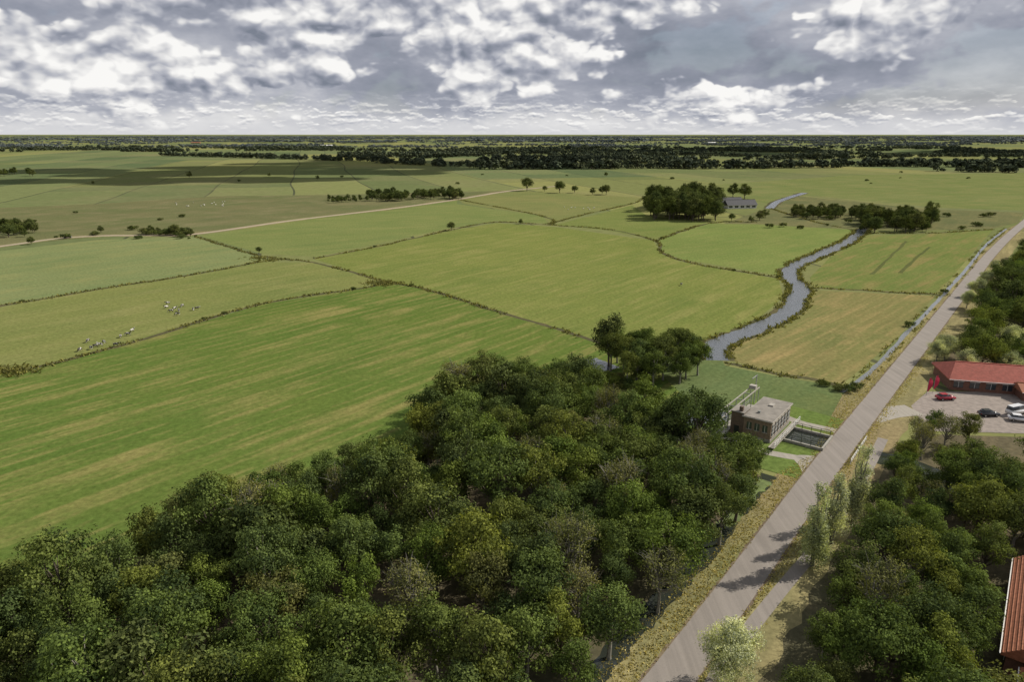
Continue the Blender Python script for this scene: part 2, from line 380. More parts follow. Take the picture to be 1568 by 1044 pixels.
f_main=[(-400,680),(-400,640),(0,570),(60,562),(220,520),(400,466),(560,441),(590,433),(640,441),(740,470),(915,525),(1000,560),(1100,660),(900,1000),(0,1150),(-500,1150)]
sheet('pasture_striped',PL(f_main),.02,fg(1,(.105,.165,.024),(.088,.158,.022),(.23,.205,.075),w=5.2,amt=.85,patch=.3,rows=.55))
sheet('pasture',PL([(590,431),(480,396),(690,353),(760,341),(850,347),(1000,368),(1012,387),(1040,400),(1192,427),(1200,455),(1150,497),(1085,520),(915,523),(740,468),(640,439)]),.02,fg(2,(.165,.215,.038),(.14,.195,.033),(.25,.235,.085),w=6,amt=.6,patch=.35,rows=.3))
sheet('pasture',PL([(1006,368),(1085,342),(1160,343),(1310,352),(1295,362),(1215,400),(1194,422),(1045,397),(1014,385)]),.02,fg(3,(.165,.235,.044),(.14,.205,.038),(.22,.225,.08),w=5,amt=.55,patch=.35,ang=R(50),rows=.2))
sheet('pasture',PL([(-400,640),(-400,530),(0,470),(150,444),(320,417),(400,401),(480,402),(580,430),(555,440),(400,464),(220,518),(60,560),(0,568)]),.02,fg(4,(.172,.215,.044),(.15,.2,.04),(.25,.235,.095),w=8,amt=.55,patch=.45,rows=.15))
sheet('pasture',PL([(-400,525),(-400,425),(0,384),(150,367),(300,362),(395,392),(395,400),(320,415),(150,442),(0,467)]),.02,fg(5,(.18,.24,.064),(.16,.22,.056),(.26,.245,.1),w=9,amt=.4,patch=.3,rows=.15))
sheet('pasture',PL([(305,361),(450,338),(600,321),(700,306),(700,312),(830,330),(840,342),(760,338),(690,349),(485,393),(400,388)]),.02,fg(6,(.165,.22,.048),(.145,.205,.042),(.23,.225,.085),w=9,amt=.45,patch=.35,ang=R(60)))
sheet('pasture',PL([(700,304),(800,292),(985,302),(965,312),(842,342),(832,330),(710,312)]),.02,fg(7,(.18,.21,.05),(.155,.2,.045),(.23,.215,.085),w=12,amt=.4,patch=.4,ang=R(70)))
sheet('pasture',PL([(850,344),(968,314),(990,330),(1085,340),(1003,366),(930,352)]),.02,fg(8,(.155,.21,.04),(.14,.195,.036),(.22,.21,.08),w=10,amt=.4,patch=.4,ang=R(60)))
sheet('hay_meadow',PL([(1100,537),(1145,520),(1200,495),(1232,462),(1242,444),(1432,453),(1372,520),(1290,588),(1200,573),(1118,552)]),.02,fg(9,(.19,.2,.05),(.15,.19,.042),(.29,.225,.1),w=4.5,amt=.85,patch=.65,ang=R(44),rows=.5))
sheet('strip_meadow',PL([(1244,440),(1240,425),(1270,395),(1318,360),(1420,358),(1520,352),(1500,375),(1436,449)]),.02,fg(10,(.15,.205,.04),(.13,.185,.034),(.24,.19,.08),w=5,amt=.8,patch=.5,ang=R(44),rows=.3))
sheet('pasture',PL([(1180,312),(1060,285),(1300,268),(1700,262),(1700,310),(1568,322),(1440,318),(1230,298)]),.02,fg(11,(.165,.21,.05),(.135,.19,.04),(.22,.205,.085),w=14,amt=.5,patch=.6,ang=R(75)))
dk=mat_grass('ditch_bank',(.08,.09,.03),(.09,.1,.033),(.16,.13,.07),patch=.6,seed=3)
ditches=[[(-350,655),(0,571),(60,562),(220,519),(400,465),(560,440),(592,431)],
 [(300,362),(400,392),(480,402),(590,431),(640,440),(740,470),(830,497),(915,524),(930,535)],
 [(-350,520),(0,468),(150,443),(320,416),(398,401)],
 [(480,396),(560,381),(640,363),(690,352),(760,340),(850,345),(930,351),(1003,368),(1012,385),(1042,398),(1110,412),(1192,425)],
 [(1003,369),(1085,342),(1160,340)],[(838,343),(900,327),(966,312),(990,302)],
 [(1243,441),(1330,445),(1436,451)],[(700,305),(832,331),(845,344)],[(1110,555),(1200,575),(1250,582),(1292,592)],
 [(1322,357),(1420,357),(1520,351)],[(1180,319),(1215,330),(1262,343),(1305,351)]]
samp=[]
for i,d in enumerate(ditches):
    q=wobble(smooth(PL(d),4),1.2); ribbon('ditch',q,2.0,.03,dk,.4,n=2)
    samp+=line_samples(q,2.2,1.9,sm=False,thr=-.25)
for px,py in [(578,433),(590,434),(600,434),(400,395),(408,399),(0,566),(15,572),(30,568)]:
    q=P(px,py); samp+=[(q[0]+random.gauss(0,3.2),q[1]+random.gauss(0,2.2),random.uniform(.8,1.4)) for _ in range(60)]
furrow=mat_grass('furrow_grass',(.1,.13,.03),(.09,.12,.028),(.12,.12,.05),patch=.5,seed=13)
for d in [[(1335,420),(1362,394),(1388,369)],[(1378,418),(1405,393),(1424,378)]]: ribbon('ditch_shallow',PL(d),1.5,.03,furrow,.5)
reed=mat_leaf('reed',[(.13,.13,.05),(.13,.13,.05)],gain=1.2)
tufts('ditch_reeds',samp,.6,reed,.6,3,1)
def mat_water(name,c,rough=.12,dist=.15):
    m,nt,b=new_mat(name); p=pos(nt)
    b.inputs['Base Color'].default_value=c4(c); b.inputs['Roughness'].default_value=rough; b.inputs['IOR'].default_value=1.45; b.inputs['Specular IOR Level'].default_value=.9
    bp=nd(nt,'ShaderNodeBump',{'Height':noise_(nt,p,.8,3,.65),'Strength':.6,'Distance':dist}); nt.links.new(bp.outputs[0],b.inputs['Normal']); return m
wat=mat_water('river_water',(.1,.11,.12),.1,.3); watd=mat_water('canal_water',(.03,.035,.028),.05,.03)
river=[(1323,350),(1312,360),(1285,377),(1250,392),(1215,407),(1208,418),(1222,438),(1222,458),(1205,478),(1165,500),(1120,518),(1095,527),(1088,540),(1100,552)]
rv=PL(river); rs=smooth(rv,8)
rvw=wobble(rs,1.6,3.0)
ribbon('river_bank_mud',rvw,9.2,.034,dk,.2,n=1,sm=False); ribbon('river',rvw,6.6,.044,wat,.16,n=1,sm=False)
tufts('river_reeds',line_samples(rvw,1.9,3,sm=False,edge=4.3,thr=-.35),.8,reed,.6,4,2)
up=smooth(PL([(1232,295),(1212,301),(1190,309),(1178,319)]),8); ribbon('river_bank_mud',up,10,.034,dk,.2,sm=False); ribbon('river',up,6.5,.044,wat,.1,sm=False)
# ROAD
roadpx=[(905,1200),(1024,1044),(1112,925),(1181,830),(1242,745),(1290,680),(1337,619),(1383,560),(1430,500),(1477,440),(1520,386),(1560,348),(1605,315),(1680,275)]
rw=PL(roadpx); rws=smooth(rw,10)
def mat_road(name,c):
    m,nt,b=new_mat(name); p=pos(nt); q=mapping(nt,p,ROADA,(1.2,.03,0))
    col=mixc(nt,rampf(nt,noise_(nt,q,1,3,.6),.35,.65),c,tuple(x*.82 for x in c))
    col=mixc(nt,math_(nt,'MULTIPLY',rampf(nt,noise_(nt,p,.15,4,.6),.5,.7),.3),col,tuple(x*.65 for x in c))
    col=mixc(nt,1.0,col,mixc(nt,noise_(nt,p,8,2,.7),(.8,.8,.8),(1.2,1.2,1.2)),'MULTIPLY')
    nt.links.new(col,b.inputs['Base Color']); b.inputs['Roughness'].default_value=.9; b.inputs['Specular IOR Level'].default_value=.2; return m
road_m=mat_road('worn_asphalt',(.27,.24,.21)); conc=mat_road('concrete',(.34,.31,.26))
verge=mat_grass('verge_grass',(.24,.225,.075),(.17,.2,.055),(.34,.29,.145),w=3,amt=.8,patch=.85,seed=21)
verge_l=[P(x,y) for x,y in [(780,1200),(890,1044),(985,950),(1085,850),(1150,775),(1190,725),(1240,700),(1290,605),(1340,565),(1390,512),(1443,456),(1478,417),(1512,376),(1542,350)]]
vl=verge_l+[p for p in reversed([rws[i] for i in range(0,len(rws)-12,6)])]
sheet('road_verge_left',vl,.052,verge)
ribbon('road_verge_right',rw,8,.048,verge,.15,off=4.5)
ribbon('road',rw,4.9,.075,road_m)
ribbon('road_edge_soil',rw,5.5,.0705,mat_grass('edge_soil',(.17,.15,.07),(.14,.13,.06),(.24,.2,.11),patch=.8,seed=51),.07,n=30)
floor=mat_grass('woodland_floor',(.13,.12,.05),(.1,.11,.04),(.24,.19,.11),w=3,amt=.3,patch=.8,seed=31)
sheet('woodland_floor_right',PL([(1070,1200),(1062,1060),(1140,960),(1230,850),(1320,740),(1350,690),(1420,665),(1900,680),(2100,1200)]),.04,floor)
sheet('woodland_floor_right',PL([(1405,575),(1460,510),(1520,430),(1600,350),(1760,330),(2200,560),(1568,590),(1460,585)]),.04,floor)
sheet('woodland_floor',PL([(-900,1300),(-500,960),(0,920),(140,900),(250,840),(420,780),(620,720),(660,640),(790,600),(960,640),(1100,690),(1175,735),(1130,780),(1075,850),(960,975),(890,1050),(760,1300)]),.036,floor)
bike=PL([(990,1200),(1085,1060),(1112,1012),(1155,955),(1205,893),(1245,845),(1292,778),(1330,715),(1352,672)])
ribbon('bicycle_path',bike,1.9,.078,road_m)
bikes=smooth(bike,6)
ribbon('roadside_ditch',PL([(850,1120),(905,1044),(960,978),(1020,912),(1078,850),(1130,782),(1165,742),(1178,728)]),2.8,.062,watd,.25)
duck=mat_simple('duckweed',(.17,.22,.07),.9,.5,.5)
ribbon('duckweed',PL([(1110,806),(1130,781),(1150,760),(1172,736)]),2.0,.066,duck,.6,n=10)
cnl=PL([(1290,601),(1340,562),(1390,509),(1441,455),(1477,415),(1510,375),(1541,350)])
ribbon('roadside_canal',cnl,1.4,.064,mat_water('canal_bright',(.17,.18,.19)),.35)
tufts('canal_reeds',line_samples(cnl,.8,1.3,edge=1.4,thr=-.15),.55,reed,.45,3,5)
dryt=mat_leaf('dry_grass',[(.34,.3,.14),(.34,.3,.14)],gain=1.1)
vs=[]
for _ in range(15000):
    k=random.randrange(0,80)
    a=Vector(rws[k]);b=Vector(rws[k+1]);d=(b-a).normalized();nr=Vector((d.y,-d.x))
    side=random.choice((-1,-1,1)); q=a.lerp(b,random.random())+nr*side*(2.6+abs(random.gauss(0,1 if side>0 else 3)))
    if side<0 and not inpoly((q.x,q.y),vl): continue
    if side>0 and segdist((q.x,q.y),bikes)<1.1: continue
    vs.append((q.x,q.y,.4+.8*random.random()))
tufts('verge_grass',vs,.2,dryt,.25,2,8)
# ------------------------------------------------------------------ WOODLAND
def scatter(poly,z,dmin,n,avoid=None):
    W=PL(poly,z); xs=[p[0] for p in W];ys=[p[1] for p in W]; out=[]
    for _ in range(n):
        p=(random.uniform(min(xs),max(xs)),random.uniform(min(ys),max(ys)))
        if not inpoly(p,W): continue
        if segdist(p,rws)<5.8: continue
        if avoid and avoid(p): continue
        dm=dmin*(.8+.5*random.random())
        if all((p[0]-q[0])**2+(p[1]-q[1])**2>dm*dm for q in out): out.append(p)
    return out
wood=[(-200,940),(0,890),(140,848),(190,800),(300,748),(430,700),(560,672),(635,650),(655,610),(710,568),(790,553),(870,560),(930,585),(1000,612),(1080,645),(1135,690),(1140,745),(1090,812),(1030,875),(960,935),(885,985),(830,1044),(770,1150),(-400,1150)]
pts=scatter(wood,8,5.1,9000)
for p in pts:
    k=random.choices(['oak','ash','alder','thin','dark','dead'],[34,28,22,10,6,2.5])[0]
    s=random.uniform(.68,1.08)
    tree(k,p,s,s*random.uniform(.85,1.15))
Wc=PL(wood,8); sh=[]
for i in range(len(Wc)):
    a=Vector(Wc[i]);b=Vector(Wc[(i+1)%len(Wc)]); L=(b-a).length
    for _ in range(int(L/3.0)):
        q=a.lerp(b,random.random()); q+=Vector((random.gauss(0,1.2),random.gauss(0,1.2)))
        if q.y>55 and segdist((q.x,q.y),rws)>8: tree('shrub',(q.x,q.y),random.uniform(.8,1.5))
for px,py in [(1120,735),(1140,722),(1135,745),(1105,765),(1150,735),(1090,790)]: tree('alder',P(px,py),random.uniform(.5,.75))
HC=(66.9,70.2)
def av(p):
    dx=p[0]-HC[0];dy=p[1]-HC[1]; al=dx*.616+dy*.788; ac=dx*.788-dy*.616
    return (-22<al<15 and ac>-7.6) or segdist(p,bikes)<3.2
rp=scatter([(1350,765),(1385,720),(1440,700),(1568,680),(1750,690),(1850,800),(1720,1150),(1190,1150),(1215,1050),(1262,960),(1300,880),(1335,805)],6,4.1,9000,av)
for p in rp: tree(random.choices(['oak','ash','alder','shrub','thin'],[30,26,28,14,6])[0],p,random.uniform(.55,.92))
rp=scatter([(1462,540),(1500,470),(1548,400),(1605,350),(1760,330),(2000,520),(1568,548)],7,5.4,4000)
for p in rp: tree(random.choices(['oak','willow','alder','dark'],[30,16,24,12])[0],p,random.uniform(.8,1.1))
for px,py in [(1400,690),(1425,675),(1445,690),(1478,682),(1385,720),(1368,745),(1410,705),(1380,735)]: tree('thin' if px in(1400,1445,1410) else 'alder',P(px,py),.62)
for px,py,s in [(1308,797,1.0),(1272,832,1.0),(1243,866,1.0)]: tree('poplar',P(px,py),s)
tree('willow',P(1118,1052),1.0)
for px,py,s in [(1495,455,1),(1508,440,1),(1480,472,.9),(1523,418,.9),(1433,555,.9),(1447,552,1.1)]: tree('willow',P(px,py),s*.9)
for px,py,s in [(935,568,.95),(955,575,.9),(975,583,1),(998,575,.95),(1015,582,.9),(1033,572,1),(1050,580,.9),(1068,575,.85),(985,562,.9),(1022,560,.9),(1043,556,.9),(1060,560,.8),(968,560,.8),(945,556,.9),(1000,590,.85),(1040,588,.8),(960,592,.8)]: tree('copse',P(px,py),s*.93)
for _ in range(10): tree('shrub',P(random.uniform(925,1000),random.uniform(570,596)),random.uniform(.6,1.1))
tree('dark',P(932,560),1.0,1.15)
for px,py,h in [(807,292,17),(857,295,14),(880,295,9),(907,298,8),(928,298,12),(922,297,9),(834,293,7),(691,353,6.5),(797,343,4),(397,388,4),(268,360,8),(232,358,6),(243,358,4.5),(292,362,5.5),(155,356,5),(48,374,5),(290,272,10),(486,275,7),(412,270,6),(143,282,5),(928,270,7),(650,300,6),(1120,338,6),(1140,304,16),(1122,302,14),(1090,300,14),(1163,337,8),(1150,340,5),(1172,333,7)]:
    tree('dark',P(px,py),h/13*1.05,h/13)
for _ in range(30): tree('dark',P(random.uniform(0,54),random.uniform(350,364)),random.uniform(.35,.7))
for _ in range(14): tree('dshrub',P(random.uniform(222,300),random.uniform(357,362)),random.uniform(.6,1.3))
for _ in range(120):
    x=random.uniform(500,710); tree('dark',P(x,308-6*(x-500)/210+random.uniform(-4,3)),random.uniform(.35,.8)*(.6 if x<560 else 1))
for _ in range(80):
    x=random.uniform(992,1098); y=random.uniform(312,338); 
    tree('dark',P(x,y),1.25,random.uniform(1.25,1.62) if x<1080 else 1.25)
for _ in range(55): 
    x=random.uniform(1215,1335); tree('dark',P(x,random.uniform(326,336)),random.uniform(.35,.75))
for _ in range(60):
    x=random.uniform(1318,1425); tree('dark',P(x,random.uniform(334,356)),random.uniform(.4,1.05))
for _ in range(40):
    x,y=random.choice([(random.uniform(1160,1560),random.uniform(330,352)),(random.uniform(0,300),random.uniform(325,372)),(random.uniform(300,1500),random.uniform(262,290))]); tree('dshrub',P(x,y),random.uniform(.3,1.0))
for _ in range(14): tree('dark',P(random.uniform(-60,58),random.uniform(264,270)),random.uniform(.7,1.0))
for l in ditches[:5]:
    q=PL(l)
    for _ in range(3):
        a=random.choice(smooth(q,6)); tree('dshrub',a,random.uniform(.2,.4))
for px,py in [(1300,600),(1310,596),(1283,598),(1392,500),(1445,448),(1260,590)]: tree('dshrub',P(px,py),.5)
# far tree belts
def models(nm,leafm,sd):
    c=bpy.data.collections.new(nm)
    for i in range(4):
        me=make_tree('%s_%d'%(nm,i),1.0,.5,.02,9,30,.22,leafm,bark,sd+i,.5)
        o=bpy.data.objects.new('far_tree_model',me); c.objects.link(o)
    return c
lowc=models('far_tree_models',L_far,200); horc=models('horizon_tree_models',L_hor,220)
def instancer(name,pts,coll):
    A=np.array(pts); me=bpy.data.meshes.new(name); me.from_pydata([tuple(a[:3]) for a in A],[],[])
    at=me.attributes.new('scl','FLOAT_VECTOR','POINT'); at.data.foreach_set('vector',np.stack([A[:,3],A[:,3],A[:,4]],1).astype(np.float32).ravel())
    o=add(name,me); ng=bpy.data.node_groups.new(name,'GeometryNodeTree')
    ng.interface.new_socket('Geometry',in_out='INPUT',socket_type='NodeSocketGeometry'); ng.interface.new_socket('Geometry',in_out='OUTPUT',socket_type='NodeSocketGeometry')
    gi=ng.nodes.new('NodeGroupInput');go=ng.nodes.new('NodeGroupOutput'); ip=ng.nodes.new('GeometryNodeInstanceOnPoints')
    ci=ng.nodes.new('GeometryNodeCollectionInfo'); ci.inputs['Collection'].default_value=coll; ci.inputs['Separate Children'].default_value=True; ci.inputs['Reset Children'].default_value=True
    rv_=ng.nodes.new('FunctionNodeRandomValue'); rv_.data_type='FLOAT_VECTOR'; rv_.inputs[0].default_value=(0,0,0); rv_.inputs[1].default_value=(0,0,6.28)
    na=ng.nodes.new('GeometryNodeInputNamedAttribute'); na.data_type='FLOAT_VECTOR'; na.inputs[0].default_value='scl'
    l=ng.links; l.new(gi.outputs[0],ip.inputs['Points']); l.new(ci.outputs[0],ip.inputs['Instance']); ip.inputs['Pick Instance'].default_value=True
    l.new(rv_.outputs[0],ip.inputs['Rotation']); l.new(na.outputs[0],ip.inputs['Scale']); l.new(ip.outputs[0],go.inputs[0])
    m=o.modifiers.new('scatter','NODES'); m.node_group=ng; return o
fp=[]
def belt(a,b,sp,h,wid=1,fat=1.0):
    a=Vector(a);b=Vector(b);L=(b-a).length;n=int(L/sp*wid)
    for _ in range(n):
        q=a.lerp(b,random.random()); hh=h*random.uniform(.5,1.2)
        fp.append((q.x+random.gauss(0,wid*sp*.4),q.y+random.gauss(0,wid*sp*.5),0,hh*random.uniform(.9,1.5)*fat,hh))
belt(P(575,249),P(735,257),10,13,1.6); belt(P(735,259),P(1060,257),9,15,2.2); belt(P(1050,258),P(1290,256),9,14,2); belt(P(1280,254),P(1620,256),8,14,3)
belt(P(250,238),P(575,247),9,12,1.8); belt(P(-100,222),P(260,232),14,11,1.5); belt(P(1430,262),P(1560,264),8,12,1.5)
belt(P(740,250),P(1100,250),10,14,2)
for _ in range(400):
    Y=math.exp(random.uniform(math.log(1650),math.log(15000))); X=random.uniform(-.9,.95)*Y
    if X<-.25*Y and Y<2400: continue
    L=random.uniform(60,500)*(Y/3000)**.5; an=random.choice([random.gauss(0,.1),random.gauss(0,.1),random.gauss(0,.1),random.gauss(.9,.1)])
    dx=math.cos(an)*L;dy=math.sin(an)*L
    belt((X,Y),(X+dx,Y+dy),max(9,Y*.004),random.uniform(9,14),random.choice([1,1.5,2,3])*(1.5 if X>.2*Y else 1))
for _ in range(130):
    Y=random.uniform(5500,19000); X=random.uniform(-.95,.9)*Y; L=random.uniform(800,3500)*(Y/12000); belt((X,Y),(X+L,Y+random.uniform(-250,250)),52,random.uniform(13,19),2,3.4)
print('far',len(fp))
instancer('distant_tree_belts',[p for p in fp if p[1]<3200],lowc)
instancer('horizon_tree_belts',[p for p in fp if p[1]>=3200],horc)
# ------------------------------------------------------------------ clouds that shade the far pastures
cm=mat_simple('cloud_white',(.8,.8,.82),1,.1,.002,0)
def cloud(cx,cy,rx,ry,alt,seed):
    r=random.Random(seed); off=alt/math.tan(EL); cx+=off*math.sin(AZ); cy+=off*math.cos(AZ)
    bm=bmesh.new()
    for k in range(34):
        a=r.random()*6.28; q=r.random()**.5; rad=r.uniform(.16,.34)*(1.15-q*.6)*min(rx,ry)
        M_=Matrix.Translation((math.cos(a)*q*rx,math.sin(a)*q*ry,r.uniform(0,rad*.5)))@Matrix.Diagonal((rad*1.5,rad*1.3,rad*.55,1))
        bmesh.ops.create_icosphere(bm,subdivisions=3,radius=1,matrix=M_)
    for v_ in bm.verts:
        n_=noise.fractal(v_.co*.012+Vector((seed,0,0)),1.0,2.0,4); v_.co+=Vector((n_*40,n_*35,n_*18))
        if v_.co.z<0: v_.co.z*=.3
    me=bpy.data.meshes.new('cloud'); bm.to_mesh(me); bm.free(); me.materials.append(cm)
    for p_ in me.polygons: p_.use_smooth=True
    add('cloud',me,(cx,cy,alt))
cloud(-560,1130,460,240,900,1); cloud(-120,1500,420,260,900,2); cloud(900,2500,900,420,950,3)
# ------------------------------------------------------------------ PUMPING STATION
brick=mat_simple('brown_beige_brick',(.27,.2,.14),.9,.35,2.5); brickd=mat_simple('brown_brick',(.16,.115,.085),.9,.35,2.5)
roofc=mat_simple('roof_felt',(.27,.245,.21),.9,.3,.6); trim=mat_simple('concrete_trim',(.4,.37,.32),.8,.2,1); white=mat_simple('white_paint',(.7,.69,.65),.5,.15,1)
glass=mat_simple('window_glass',(.03,.04,.05),.08,.3,1,.8); steel=mat_simple('galvanised_steel',(.36,.37,.34),.5,.3,1,.4,.2)
darkm=mat_simple('dark_steel',(.03,.035,.03),.5,.3,1); concm=mat_simple('concrete_wall',(.36,.34,.29),.9,.3,1.2)
U=R(52)
def rail(par,name,x0,y0,x1,y1,h,mat,z=0,sp=1.6,th=.07):
    L=math.hypot(x1-x0,y1-y0); a=math.atan2(y1-y0,x1-x0); n=max(1,int(L/sp))
    for i in range(n+1): box(par,name+'_post_%d'%i,(x0+(x1-x0)*i/n,y0+(y1-y0)*i/n,z+h/2),(th*1.3,th*1.3,h),mat)
    for k,hz in enumerate((h,h*.55)): box(par,name+'_rail_%d'%k,((x0+x1)/2,(y0+y1)/2,z+hz+.03),(L+.1,th,th),mat,a)
o=P(1178,679); ps=empty('pumping_station',(o[0],o[1],0),U)
BL,BW,BH=12.6,5.6,4.5
box(ps,'walls',(BL/2,BW/2,BH/2),(BL,BW,BH),brick)
box(ps,'roof_slab',(BL/2,BW/2,BH+.1),(BL+.7,BW+.7,.2),trim); box(ps,'roof_surface',(BL/2,BW/2,BH+.24),(BL+.4,BW+.4,.08),roofc)
box(ps,'roof_light',(8.6,2.8,BH+.42),(1.4,1.0,.28),trim); box(ps,'roof_vent',(3.0,3.6,BH+.5),(.5,.5,.44),steel)
box(ps,'plinth',(BL/2,BW/2,.35),(BL+.2,BW+.2,.7),concm)
for i in range(6):
    x=1.2+i*2.03
    box(ps,'window_%d'%i,(x,-.02,2.5),(1.45,.1,2.5),glass); box(ps,'lintel_%d'%i,(x,-.05,3.83),(1.6,.16,.14),trim); box(ps,'sill_%d'%i,(x,-.06,1.2),(1.6,.2,.1),trim)
    for k in (-.36,0,.36): box(ps,'mullion_%d_%d'%(i,int(k*100)),(x+k,-.09,2.5),(.06,.06,2.5),white)
    for k in (2.1,3.0): box(ps,'transom_%d_%d'%(i,int(k*10)),(x,-.085,k),(1.45,.05,.06),white)
for i,y in enumerate((1.2,2.8,4.4)):
    box(ps,'front_window_%d'%i,(-.02,y,2.8),(.1,1.0,1.5),glass); box(ps,'front_sill_%d'%i,(-.06,y,2.0),(.2,1.15,.1),trim); box(ps,'front_mullion_%d'%i,(-.09,y,2.8),(.06,.06,1.5),white)
box(ps,'tower_walls',(1.9,6.95,2.5),(3.8,2.6,5.0),brickd); box(ps,'tower_roof',(1.9,6.98,5.1),(4.1,2.8,.2),roofc); box(ps,'chimney',(.8,6.5,5.7),(.7,.7,1.0),brickd)
box(ps,'door',(-.04,6.9,1.05),(.12,1.0,2.1),darkm)
box(ps,'forebay_deck',(7,9.4,.35),(20,1.8,.5),concm)
rail(ps,'deck_railing',-3,10.2,17,10.2,1.1,steel,.6)
gt=empty('trash_rake_gantry',(o[0],o[1],0),U)
for i in range(6):
    x=-4+i*4.6
    box(gt,'leg_a_%d'%i,(x,9.0,2.2),(.14,.14,3.4),steel); box(gt,'leg_b_%d'%i,(x,10.8,2.0),(.14,.14,4.0),steel); box(gt,'cross_%d'%i,(x,9.9,4.0),(.12,2.0,.16),steel)
box(gt,'beam_a',(7.5,9.1,4.2),(24,.16,.24),trim); box(gt,'beam_b',(7.5,10.7,4.2),(24,.16,.24),trim)
box(gt,'trolley',(17.5,9.9,4.75),(1.3,1.5,.8),trim,bevel=.06); box(gt,'mast',(19.3,9.9,3.6),(.18,.18,7.0),steel); box(gt,'mast_arm',(18.0,9.9,7.0),(3.2,.15,.2),steel)
ob=empty('outfall_canal',(o[0],o[1],0),U)
box(ob,'water_surface',(6.5,-5.2,.07),(7,8.0,.04),watd)
box(ob,'quay_near',(2.85,-5.2,.3),(.4,8.0,.6),concm); box(ob,'quay_far',(10.15,-5.2,.3),(.4,8.0,.6),concm); box(ob,'headwall',(6.5,-9.35,.35),(7.6,.35,.7),concm)
rail(ob,'near_railing',2.85,-1.6,2.85,-9.0,1.0,darkm,.6); rail(ob,'far_railing',10.15,-1.6,10.15,-9.0,1.0,darkm,.6)
fb=empty('footbridge',(o[0],o[1],0),U)
box(fb,'deck',(5,-1.4,.72),(17,1.2,.15),conc); rail(fb,'outer_railing',-3.5,-1.95,13.5,-1.95,1.05,white,.8,1.5,.07)
def loc2w(x,y): 
    return (o[0]+x*math.cos(U)-y*math.sin(U),o[1]+x*math.sin(U)+y*math.cos(U))
lp=lambda l:[loc2w(x,y) for x,y in l]
sheet('mown_lawn',lp([(-12,-1),(-12,-9),(22,-9),(24,9),(14,13),(-8,13)]),.056,mat_grass('mown_lawn',(.13,.2,.035),(.11,.185,.03),(.19,.2,.07),seed=44,amt=.2,patch=.3))
ribbon('access_path',lp([(-3,-11),(-3.2,-7),(-4,-3.5),(-4.5,0),(-3.5,4),(-3,9)]),2.4,.066,conc)
ribbon('access_path',lp([(15,-11),(14.5,-6),(14.5,-2),(16,3),(17,8)]),2.4,.066,conc)
ribbon('access_path',lp([(-11,-11.5),(-6,-8.8),(-3,-7),(-1,-10.5)]),2.4,.067,conc)
ribbon('inlet_canal',[loc2w(7,11.5),loc2w(5,16),loc2w(-2,20),loc2w(-12,22)],7,.06,wat,.1)
ribbon('inlet_canal',PL([(935,566),(912,556),(900,551)]),6,.06,wat,.1)
rc=empty('bridge_railing',(o[0],o[1],0),U)
rail(rc,'railing',0,-15.2,13,-15.2,1.1,white,.08,1.3,.08)
ribbon('outlet_canal',lp([(6.5,-16.5),(6.5,-24),(2,-34),(-4,-50)]),6,.06,watd,.1)
# ------------------------------------------------------------------ houses
redroof=mat_simple('red_roof_tiles',(.42,.12,.085),.75,.3,1.5); orange=mat_simple('orange_roof_tiles',(.36,.14,.075),.8,.35,2.2)
wallb=mat_simple('house_brick',(.2,.1,.07),.9,.3,2)
def gable(name,loc,rot,L,W,eh,rh,wall,roof,ov=.6,win=4,hip=0.0,tiles=True):
    h=empty(name,(loc[0],loc[1],0),rot)
    box(h,'walls',(0,0,eh/2),(L,W,eh),wall)
    l2,w2=L/2+ov,W/2+ov; ez=eh-.1
    k=l2-hip
    Vv=[(-l2,-w2,ez),(l2,-w2,ez),(l2,w2,ez),(-l2,w2,ez),(-k,0,rh),(k,0,rh)]
    Vv+= [(x,y,z-.22) for x,y,z in Vv]
    polymesh(h,'roof',Vv,[(0,1,5,4),(2,3,4,5),(3,0,4),(1,2,5),(6,10,11,7),(8,11,10,9),(0,6,7,1),(2,8,9,3),(1,7,8,2),(3,9,6,0)] ,roof)
    if tiles:
        n=int(W/2/.34); 
        for sgn in (-1,1):
            for i in range(n):
                t=(i+.5)/n; y=sgn*w2*(1-t); z=ez+(rh-ez)*t; ll=2*(l2+(k-l2)*t)
                box(h,'tile_course_%d_%d'%(sgn,i),(0,y,z+.012),(ll-.05,.1,.07),roof)
    box(h,'ridge_cap',(0,0,rh+.05),(2*k,.3,.14),roof)
    if hip==0:
        for s_ in(-1,1): polymesh(h,'gable_wall_%d'%s_,[(s_*(L/2-.01),-W/2,eh-.2),(s_*(L/2-.01),W/2,eh-.2),(s_*(L/2-.01),0,rh-.35)],[(0,1,2)],wall)
    for s_ in(-1,1):
        for i in range(win):
            x=-L/2+L*(i+.5)/win
            box(h,'window_%d_%d'%(s_,i),(x,s_*W/2,eh*.52),(L/win*.6,.12,eh*.5),glass); box(h,'window_frame_%d_%d'%(s_,i),(x,s_*(W/2+.05),eh*.52+eh*.27),(L/win*.66,.14,.1),white)
            box(h,'window_bar_%d_%d'%(s_,i),(x,s_*(W/2+.07),eh*.52),(.07,.06,eh*.5),white)
    for s_ in (-1,1): box(h,'gutter_%d'%s_,(0,s_*(w2+.05),ez-.05),(2*l2,.12,.12),white)
    return h
a=P(1462,598)
gable('restaurant_building',(a[0]+14,a[1]+3),R(-14),28,12,3.0,5.6,wallb,redroof,hip=3,win=8,tiles=True)
gable('restaurant_annex',(a[0]+20,a[1]-6),R(-14),16,6,2.4,3.6,wallb,orange,hip=0,win=5,tiles=False)
sheet('brick_paved_parking',PL([(1395,622),(1420,600),(1568,600),(1700,605),(1700,668),(1420,660)]),.062,mat_simple('clay_pavers',(.29,.245,.21),.9,.3,.8))
ribbon('parking_entrance',PL([(1330,640),(1360,632),(1400,628)]),6,.068,conc)
gable('orange_roof_house',HC,R(52),22,9,3.4,7.2,wallb,orange,win=6)
